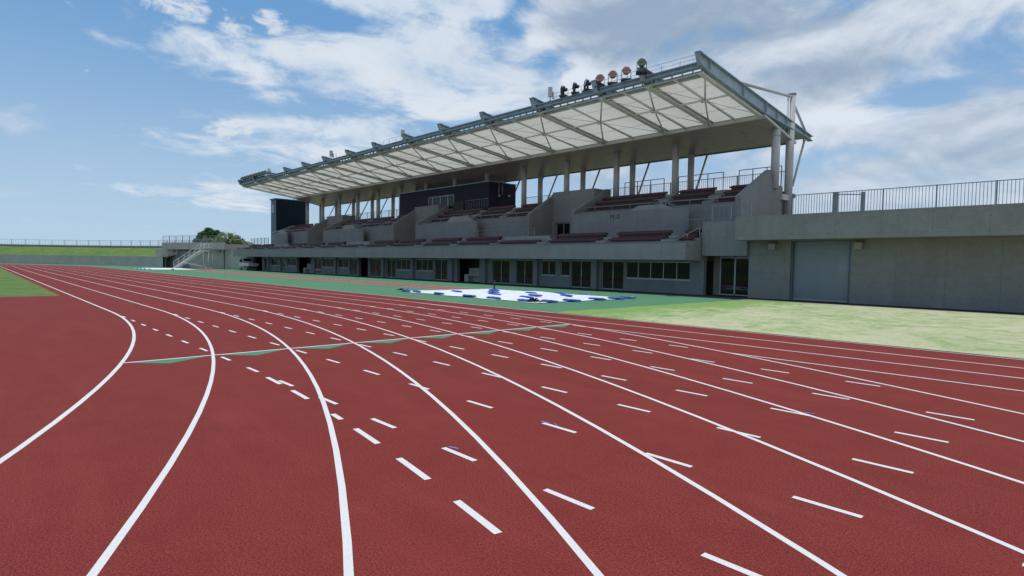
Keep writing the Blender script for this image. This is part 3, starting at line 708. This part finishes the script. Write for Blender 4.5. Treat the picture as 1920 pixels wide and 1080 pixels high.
f, FO = fence('metal_fence', 'tall grey bar fence with a gate on top of the right concrete wing', [(-15.3, 38.3), (20, 38.3)], 3.9, 2.3, gap=.155, post=2.6, r=.016)
MB().box(-12.85, -12.62, 38.05, 38.35, 3.9, 6.2).box(-11.35, -11.2, 38.1, 38.35, 3.9, 6.1).build('gate_post', M['rail'], f, FO)
MB().bar((-12.6, 38.15, 6.05), (-11.35, 38.15, 5.95), .05, .05).bar((-12.6, 38.15, 4.05), (-11.35, 38.15, 4.05), .05, .05).build('gate', M['rail'], f, FO)
# high and low panels along the back of the concourse
fence('rear_fence', 'grey railing at the back of the top concourse beside the press box', [(-16.6, 40.9), (-42.3, 40.9)], 6.62, 1.58, gap=.16, post=1.9, double=False)
hp = thing('tall_railing', 'run of taller railing frames behind the seats at the near end of the grandstand', 'railing', (-20, 40.6, 6.62)); HO = (-20, 40.6, 6.62)
for a, b_ in ((-17.0, -20.0), (-21.2, -24.9), (-26.2, -30.0)):
    b = MB().bar((a, 40.6, 8.55), (b_, 40.6, 8.55), .05, .05)
    n = 3
    for k in range(n+1): xx = a+(b_-a)*k/n; b.box(xx-.025, xx+.025, 40.58, 40.63, 6.63, 8.55)
    b.build('frame', M['rail'], hp, HO)
fence('rear_fence', 'grey railing at the back of the top concourse between the tower and the press box', [(-58.8, 40.9), (-87.9, 40.9)], 6.62, 1.75, gap=.22, post=2.0)
fence('walkway_fence', 'low grey bar fence across the walkway beside the stair wall with black lettering', [(-18.9, 31.6), (-16.3, 31.6)], 3.25, 1.15, gap=.12, post=1.3)
fence('block_fence', 'short grey railing on the concrete block at the right end of the seats', [(-16.4, 30.3), (-14.2, 30.3)], 4.02, .95, gap=.25, post=1.1)
fence('end_fence', 'grey bar fence on the walkway left of the navy tower', [(-90.0, 33.0), (-97.5, 33.0)], 3.3, 1.55, gap=.22, post=1.5)
part(MB().box(-97.5, XW-.002, 30.05, 36, 0, 3.28), 'left_end_block', M['conc'])

# ------------------------------------------------------------------ service wing at the far end, turning with the bend
A0 = Vector((-93.8, 27.9, 0)); A1 = Vector((-107.4, 22.5, 0)); dA = (A1-A0).normalized(); nA = Vector((dA.y, -dA.x, 0))
if nA.y > 0: nA = -nA                                     # towards the track
lw = thing('service_wing', 'far concrete wing behind the white steel stairs with trees showing over its parapet', 'building', tuple(A0)); LO = tuple(A0)
def W2(u, v, z): p = A0+dA*u-nA*v; return (p.x, p.y, z)      # u along the wall, v back from the parapet
class MW(MB):
    def wbox(s, u0, u1, v0, v1, z0, z1):
        return s.add([W2(u0, v0, z0), W2(u1, v0, z0), W2(u1, v1, z0), W2(u0, v1, z0), W2(u0, v0, z1), W2(u1, v0, z1), W2(u1, v1, z1), W2(u0, v1, z1)],
                     [(0, 3, 2, 1), (4, 5, 6, 7), (0, 1, 5, 4), (1, 2, 6, 5), (2, 3, 7, 6), (3, 0, 4, 7)])
UL = (A1-A0).length
MW().wbox(0, UL, 0, .25, 2.95, 4.02).wbox(0, UL, .25, 12, 2.95, 3.8).build('parapet', M['conc_far'], lw, LO)
b = MW(); u = -4.2
for a, e in ((1.1, 1.45), (9.3, 12.2)): b.wbox(u, a, 1.0, 1.4, 0, 2.95); u = e
b.wbox(u, UL+3.2, 1.0, 1.4, 0, 2.95).wbox(-4.2, UL, 1.5, 12, 0, 2.94); b.build('wall', M['conc_far'], lw, LO)
MW().wbox(9.32, 12.18, 1.2, 1.3, 0, 2.7).build('roller_shutter', M['shutter'], lw, LO)
for u in (8.7, 13.0, 2.2, -1.3): MW().wbox(u-.16, u+.16, .7, 1.0, 2.45, 2.8).build('wall_lamp', M['lampbox'], lw, LO)
fence('metal_fence', 'grey bar fence along the top of the far concrete wing', [W2(.1, .15, 0)[:2], W2(UL-.1, .15, 0)[:2]], 4.02, 1.05, gap=.20, post=1.6)

# embankment round the far bend: retaining wall, grass bank, kerb and fence
cx, cy = XF, CY
a0 = atan2(A1.y-cy, A1.x-cx)-.034; a1 = a0+radians(118)
def lathe(prof, n=60):
    b = MB(); m_ = len(prof); vs = []
    path = [(cx, cy, a0+(1.5*pi-a0)*i/n) for i in range(n+1)]+[(cx+200*i/12, cy, 1.5*pi) for i in range(1, 13)]
    for px, py, a in path:
        for r, z in prof: vs.append((px+r*cos(a), py+r*sin(a), z))
    b.add(vs, [(i*m_+j, (i+1)*m_+j, (i+1)*m_+(j+1) % m_, i*m_+(j+1) % m_) for i in range(len(path)-1) for j in range(m_)]); return b
struct(lathe([(57.8, 1.62), (63.4, 3.42), (75, 3.42), (75, -.1), (57.8, -.1)]).build('grass_bank', M['grass']))
tag(lathe([(57.3, 0), (57.3, 1.72), (57.75, 1.72), (57.75, 0)]).build('retaining_wall', M['conc_far']), 'low curved concrete wall at the foot of the grass bank', 'wall')
tag(lathe([(63.2, 3.40), (63.2, 3.72), (64.2, 3.72), (64.2, 3.40)]).build('bank_kerb', M['conc']), 'dark concrete kerb along the top of the grass bank', 'kerb')
fence('bank_fence', 'pale bar fence along the top of the grass bank', [(cx+63.8*cos(a0+(a1-a0)*i/24), cy+63.8*sin(a0+(a1-a0)*i/24)) for i in range(25)], 3.72, 1.0, gap=.5, post=3.0, r=.018)

# ------------------------------------------------------------------ white steel finish-judge stairs
rz = YAW; st = thing('steel_stairs', 'white steel mobile stair stand with a railed platform on top', 'stairs', (-94.2, 24.7, 0), rz)
b = MB(); c = MB(); d = MB()                              # local x runs up the flight (to the right), y away from the track
XB, XT_, H = -3.6, .35, 2.75
for y in (-.55, .55): b.bar((XB, y, .08), (XT_, y, H), .10, .30)
b.build('stringer', M['stair'], st)
n = 13
for i in range(n): x = XB+(XT_-XB)*(i+.6)/n; z = .08+(H-.08)*(i+.6)/n; c.box(x-.13, x+.13, -.55, .55, z, z+.035)
c.build('tread', M['stair'], st)
for y in (-.6, .6):
    d.tube((XB, y, 1.0), (XT_, y, H+.92), .03, seg=6).tube((XB, y, .55), (XT_, y, H+.47), .025, seg=6)
    for i in range(6): x = XB+(XT_-XB)*i/5; z = .08+(H-.08)*i/5; d.tube((x, y, z), (x, y, z+.92), .025, seg=6)
    d.tube((XT_, y, H+.92), (1.55, y, H+.92), .03, seg=6).tube((XT_, y, H+.47), (1.55, y, H+.47), .025, seg=6)
    for x in (.95, 1.55): d.tube((x, y, H), (x, y, H+.92), .025, seg=6)
d.tube((1.55, -.6, H+.92), (1.55, .6, H+.92), .03, seg=6).tube((1.55, -.6, H+.47), (1.55, .6, H+.47), .025, seg=6); d.build('handrail', M['stair'], st)
MB().box(XT_, 1.6, -.62, .62, H-.14, H).build('platform', M['stair'], st)
for x in (.75, 1.5):
    for y in (-.55, .55): MB().tube((x, y, .05), (x, y, H-.14), .05, seg=8).build('leg', M['stair'], st)
MB().box(-.1, 1.7, -.6, -.5, .03, .12).box(-.1, 1.7, .5, .6, .03, .12).bar((-2.3, -.55, 1.0), (1.4, -.55, .12), .06, .10).bar((-2.3, .55, 1.0), (1.4, .55, .12), .06, .10).build('base_brace', M['stair'], st)
g2 = thing('stair_ramp', 'dark folded stair ramp lying behind the foot of the white steel stairs', 'stairs', (-96.8, 22.9, 0), rz)
MB().bar((-1.2, 1.0, .1), (1.2, 1.0, 2.0), .35, .16).build('ramp', M['seat_dark'], g2)
MB().bar((-1.2, .8, .22), (1.2, .8, 2.14), .06, .08).bar((-1.2, 1.2, .22), (1.2, 1.2, 2.14), .06, .08).build('side_rail', M['galv'], g2)

# ------------------------------------------------------------------ small white pickup under the balcony
tk = thing('pickup_truck', 'small white pickup truck parked under the left end of the balcony', 'truck', (-86.6, 28.95, 0), radians(4)); 
MB().box(-.3, 1.75, -.68, .68, .58, .70).box(-.3, 1.75, -.70, -.66, .70, 1.02).box(-.3, 1.75, .66, .70, .70, 1.02).box(1.71, 1.75, -.66, .66, .70, 1.02).box(-.30, -.26, -.66, .66, .70, 1.3).build('cargo_bed', M['truck'], tk)
cb = MB(); pr = [(-1.55, .42), (-.33, .42), (-.33, 1.72), (-1.22, 1.72), (-1.52, 1.08)]; cb.prism_y(pr, -.68, .68); cb.build('cab', M['truck'], tk)
MB().prism_y([(-1.42, 1.10), (-.42, 1.10), (-.42, 1.62), (-1.20, 1.62)], -.69, .69).box(-.325, -.315, -.55, .55, 1.15, 1.62).build('cab_window', M['glass'], tk)
MB().box(-1.5, 1.7, -.5, .5, .38, .58).build('chassis', M['black'], tk)
for x in (-1.0, 1.05):
    for y in (-.62, .62):
        w = MB().tube((x, y-.07, .27), (x, y+.07, .27), .27, seg=18).build('wheel', M['black'], tk); MB().tube((x, y-.075, .27), (x, y+.075, .27), .15, seg=14).build('rim', M['galv'], w)
for y in (-.56, .56): MB().box(1.751, 1.775, y-.1, y+.1, .56, .68).build('tail_lamp', M['redlens'], tk)

# ------------------------------------------------------------------ tarpaulins over the landing pits, with sandbags
def tarp(x0, x1, y0, y1, label, seed):
    rr = random.Random(seed); b = MB(); nx, ny = 46, 30; vs = []
    for i in range(nx+1):
        for j in range(ny+1):
            u, v = i/nx, j/ny; e = min(u*nx, (1-u)*nx, v*ny, (1-v)*ny)
            h = .020+.035*abs(sin(u*9+v*3+seed))*min(1, e/4)+.03*sin(u*21-v*11)*min(1, e/5)+.07*max(0, 1-abs(u-.5)/.46)*min(1, e/5)*(.6+.4*sin(v*3))
            vs.append((x0+(x1-x0)*u+(.10*sin(v*17+seed) if i in (0, nx) else 0), y0+(y1-y0)*v+(.12*sin(u*23+seed) if j in (0, ny) else 0), max(.018, h)))
    b.add(vs, [(i*(ny+1)+j, (i+1)*(ny+1)+j, (i+1)*(ny+1)+j+1, i*(ny+1)+j+1) for i in range(nx) for j in range(ny)], True)
    o = b.build('tarpaulin', M['tarp']); tag(o, label, 'tarpaulin'); return o
tarp(-26.9, -16.5, 16.6, 23.1, 'white tarpaulin spread over the sand pit in front of the glass doors', 1)
tarp(-97.0, -87.5, 16.8, 22.8, 'far white tarpaulin lying in front of the white steel stairs', 2)
def bagmesh(L, seed):
    b = MB(); n, k = 9, 8; rr = random.Random(seed); vs = []
    for i in range(n+1):
        t = i/n; r = .085*min(1, sqrt(max(.02, 1-(abs(t-.5)*2)**5)))*(1+.10*sin(i*2.1+seed)); yy = .05*sin(t*4+seed)
        for j in range(k):
            a = 2*pi*j/k; vs.append((L*(t-.5), yy+r*1.05*cos(a), .052+r*.62*sin(a)))
    b.add(vs, [(i*k+j, (i+1)*k+j, (i+1)*k+(j+1) % k, i*k+(j+1) % k) for i in range(n) for j in range(k)]+[tuple(range(k)), tuple(n*k+j for j in range(k))], True); return b
ordn = ['first', 'second', 'third', 'fourth', 'fifth', 'sixth', 'seventh', 'eighth', 'ninth', 'tenth', 'eleventh']
bags = []     # (x, y, turn, label)
for i, x in enumerate((-26.2, -25.3, -23.3, -21.0, -19.2, -17.3)): bags.append((x, 16.72+.05*(i % 2), -.06+.03*i, 'blue sandbag on the track-side edge of the near tarpaulin, %s from the left' % ordn[i]))
for i, (x, y) in enumerate(((-16.5, 17.4), (-16.45, 18.7), (-16.5, 20.5), (-16.45, 21.8), (-16.6, 22.9))): bags.append((x, y, (.12, .12, .15, .2, .1)[i], 'blue sandbag on the right edge of the near tarpaulin, %s from the track' % ordn[i]))
for i, (x, y) in enumerate(((-25.2, 22.5), (-22.9, 22.45), (-20.6, 22.4), (-18.65, 22.2))): bags.append((x, y, .04*(i-1), 'blue sandbag on the back edge of the near tarpaulin, %s from the left' % ordn[i]))
for i, (x, y) in enumerate(((-21.0, 18.3), (-22.4, 19.5), (-24.1, 21.0))): bags.append((x, y, .03*i, 'blue sandbag in the middle row of three on the near tarpaulin, %s from the track' % ordn[i]))
for i, (x, y) in enumerate(((-18.6, 18.1), (-19.45, 19.5), (-21.0, 20.8))): bags.append((x, y, -.03*i, 'blue sandbag in the slanting right row on the near tarpaulin, %s from the track' % ordn[i]))
bags.append((-18.66, 20.85, -.05, 'single blue sandbag between the slanting row and the back right corner'))
bags.append((-23.95, 18.3, .03, 'single blue sandbag lying alone on the left half of the near tarpaulin'))
def tz(x, y): return .055 if -26.4 < x < -17.0 and 17.2 < y < 22.3 else .02
for i, (x, y, a, lb) in enumerate(bags):
    o = bagmesh(.98, i % 4).build('sandbag', M['bag']); o.location = (x, y, tz(x, y)); o.rotation_euler = (0, 0, a); tag(o, lb, 'sandbag', 'blue sandbags holding down the white tarpaulin')
for i, (x, y) in enumerate(((-95.6, 17.0), (-93.2, 17.0), (-90.8, 17.0), (-88.4, 17.1), (-87.6, 19.6), (-94.2, 20.4))):
    o = bagmesh(1.5, i % 4).build('sandbag', M['bag']); o.location = (x, y, .03); tag(o, 'blue sandbag on the far white tarpaulin by the steel stairs, %s from the left' % ordn[(0, 2, 3, 4, 5, 1)[i]], 'sandbag', 'blue sandbags on the far tarpaulin')
def heap(x, y, s, label, seed):
    rr = random.Random(seed); b = MB()
    for i in range(16):
        px, py = rr.gauss(0, .28)*s*1.6, rr.gauss(0, .14)*s; b.bar((px-.22*s, py+rr.uniform(-.1, .1), .05), (px+.22*s, py+rr.uniform(-.1, .1), .05+rr.random()*.22*s), .10*s, .07*s)
    o = b.build('strap_heap', M['black']); o.location = (x, y, .02); tag(o, label, 'heap')
heap(-16.75, 16.75, .55, 'black heap of straps at the near corner of the white tarpaulin', 4)
heap(-26.85, 16.85, .42, 'small black bundle at the left tip of the white tarpaulin', 5)
o = MB().tube((-26.1, 22.75, 0), (-26.1, 22.75, .55), .05, seg=8).box(-26.2, -26.0, 22.68, 22.85, 0, .05).build('marker_post', M['black']); tag(o, 'short black post at the back edge of the white tarpaulin', 'post')

# ------------------------------------------------------------------ wash stands in the recesses of the lower wall
def washstand(x, label, w=2.0):
    s = thing('wash_stand', label, 'sink', (x, 30.75, 0)); SO = (x, 30.75, 0)
    MB().box(x-w/2, x+w/2, 30.95, 31.1, .006, 1.15).build('splash_back', M['sink'], s, SO)
    MB().box(x-w/2, x-w/2+.5, 30.45, 30.949, .006, .62).box(x-w/2+.501, x+w/2, 30.45, 30.949, .50, .62).box(x+w/2-.15, x+w/2, 30.5, 30.949, .006, .499).build('basin', M['sink'], s, SO)
    for t in (-.3, .3): MB().tube((x+t, 30.95, .9), (x+t, 30.82, .9), .02, seg=6).tube((x+t, 30.82, .9), (x+t, 30.82, .82), .02, seg=6).build('tap', M['alu'], s, SO)
washstand(-37.75, 'pale concrete wash stand in the wall recess behind the white tarpaulin', 2.1)
washstand(-70.2, 'pale concrete wash stand in the wall recess left of the middle of the stand', 2.3)

# ------------------------------------------------------------------ floodlights and loudspeakers on the roof edge
def floodlight(x, face, lens, label, z=12.52, tilt=-.25, s=1.0, group='floodlights along the roof edge', y=27.5):
    o = thing('floodlight', label, 'floodlight', (x, y, 12.15), face, group)       # faces local -y
    def R(p): y, zz = p[1]*cos(tilt)-p[2]*sin(tilt), p[1]*sin(tilt)+p[2]*cos(tilt); return (p[0]*s, y*s, (zz)*s+(z-12.15))
    b = MB(); b.tube((0, -.02, 0), (0, .16, 0), .235, .19, seg=18).tube((0, .16, 0), (0, .34, 0), .13, .10, seg=12); b.v = [R(p) for p in b.v]; b.build('housing', M['housing'], o)
    b = MB(); b.tube((0, -.05, 0), (0, -.021, 0), .215, seg=18); b.v = [R(p) for p in b.v]; b.build('lens', M[lens], o)
    b = MB(); b.tube((0, -.056, 0), (0, -.0501, 0), .03, seg=8).bar((-.2, -.054, 0), (.2, -.054, 0), .004, .012).bar((0, -.054, -.2), (0, -.054, .2), .012, .004); b.v = [R(p) for p in b.v]; b.build('lens_guard', M['housing'], o)
    h = z-12.15
    MB().box(-.27*s, -.235*s, -.03, .10, .06, h+.03).box(.235*s, .27*s, -.03, .10, .06, h+.03).box(-.27*s, .27*s, -.03, .10, .03, .07).build('yoke', M['housing'], o)
    MB().box(-.30*s, .30*s, -.12, .38, -.06, .03).box(-.08, .08, .0, .16, -.12, -.06).build('base', M['housing'], o)
    return o
c_face = radians(38)
for x, fc, lens, lb in ((-25.35, radians(-62), 'greylens', 'grey round floodlight seen edge-on beside the white loudspeaker on the roof edge'),
                        (-24.38, radians(-54), 'greylens', 'grey round floodlight turned aside, middle one of the three before the red lamps'),
                        (-23.42, radians(-30), 'greylens', 'grey round floodlight half turned aside just left of the red lamps'),
                        (-22.32, c_face, 'redlens', 'floodlight with a dull red lens, left one of the three red lamps'),
                        (-21.38, c_face, 'redlens', 'floodlight with a dull red lens, middle one of the three red lamps'),
                        (-20.42, c_face, 'redlens', 'floodlight with a dull red lens, right one of the three red lamps'),
                        (-19.03, c_face, 'greenlens', 'floodlight with a dark green lens at the right end of the row on the roof')):
    floodlight(x, fc, lens, lb, z=12.66 if x > -22.5 else 12.62, tilt=-.2, y=27.5 if x < -20 else 27.0)
for i in range(9):
    floodlight(-76.2-1.03*i, radians(48), 'greenlens', 'dark floodlight in the cluster at the far roof tip, %s from the tip' % ordn[8-i], z=12.62, tilt=-.3, s=1.15, group='floodlights at the far tip of the roof')
for x, lb in ((-26.42, 'white box loudspeaker on the roof edge left of the round floodlights'), (-43.95, 'white box loudspeaker on the roof edge above the press box'),
              (-57.65, 'white box loudspeaker on the roof edge above the left end of the press box'), (-74.9, 'white box loudspeaker on the roof edge next to the far cluster of lamps')):
    o = thing('loudspeaker', lb, 'loudspeaker', (x, 27.55, 12.15), radians(40), 'loudspeakers along the roof edge')
    MB().box(-.13, .13, -.14, .12, .22, .80).build('cabinet', M['white_steel'], o); MB().box(.135, .22, -.05, .12, .1, .52).build('side_box', M['galv'], o)
    MB().tube((0, .05, -.05), (0, .05, .22), .03, seg=6).box(-.1, .1, -.05, .15, -.06, -.02).build('stand', M['galv'], o)

# ------------------------------------------------------------------ trees beyond the far wing
def tree(name, label, cat, x, y, zb, blobs, mat, leaf, n, trunk, seed):
    rr = random.Random(seed); o = thing(name, label, cat, (x, y, 0)); OO = (x, y, 0)
    tb = MB(); top = trunk
    tb.tube((x, y, -.1), (x+.1, y, zb), .28, .18, seg=8)
    for (bx, by, bz, r, rz_) in blobs: tb.tube((x+.1, y, zb-.3), (x+bx, y+by, bz), .12, .03, seg=6)
    tb.build('trunk', M['bark'], o, OO)
    b = MB()
    for (bx, by, bz, r, rzz) in blobs:
        cl = [(rr.gauss(0, .5), rr.gauss(0, .5), rr.gauss(0, .45)) for _ in range(9)]
        for i in range(int(n*r*r)):
            if rr.random() < .6:
                c = rr.choice(cl); p = (c[0]+rr.gauss(0, .20), c[1]+rr.gauss(0, .20), c[2]+rr.gauss(0, .16))
            else:
                while True:
                    p = (rr.uniform(-1, 1), rr.uniform(-1, 1), rr.uniform(-1, 1))
                    if .35 < p[0]**2+p[1]**2+p[2]**2 < 1: break
            P_ = Vector((x+bx+p[0]*r, y+by+p[1]*r, bz+p[2]*rzz)); q = leaf*rr.uniform(.6, 1.3)
            nrm = Vector((rr.gauss(0, 1), rr.gauss(0, 1), rr.gauss(.6, 1))).normalized(); u_ = nrm.orthogonal().normalized(); w_ = nrm.cross(u_); a = rr.uniform(0, pi)
            u2 = u_*cos(a)+w_*sin(a); w2 = w_*cos(a)-u_*sin(a)
            b.add([P_-u2*q, P_+w2*q*.55, P_+u2*q, P_-w2*q*.55], [(0, 1, 2, 3)])
    b.build('crown', M[mat], o, OO)
tree('broadleaf_tree', 'dark green spreading tree showing over the far concrete wing', 'tree', -136.6, 37.2, 4.4,
     [(-.5, -.2, 6.6, 1.25, 1.0), (.6, .6, 7.0, 1.2, .8), (.1, .1, 7.5, .9, .7), (-1.1, -1.0, 6.1, 1.0, .8), (1.1, 1.2, 6.2, 1.1, .9), (-1.5, -1.6, 5.3, .9, .6), (0, 0, 5.4, 1.4, .9), (1.35, 1.45, 7.15, .75, .45)], 'leaf_dark', .24, 420, 0, 11)
tree('domed_shrub', 'pale domed bush with thin patches right of the dark tree', 'bush', -125.9, 38.2, 3.2,
     [(-.4, -.5, 5.4, 1.9, 1.65), (1.3, 1.4, 4.7, 1.7, 1.4), (-1.1, -1.2, 4.7, 1.5, 1.3), (2.5, 2.7, 4.0, 1.6, 1.2), (3.6, 3.9, 3.5, 1.4, 1.0)], 'leaf_pale', .22, 420, 0, 12)
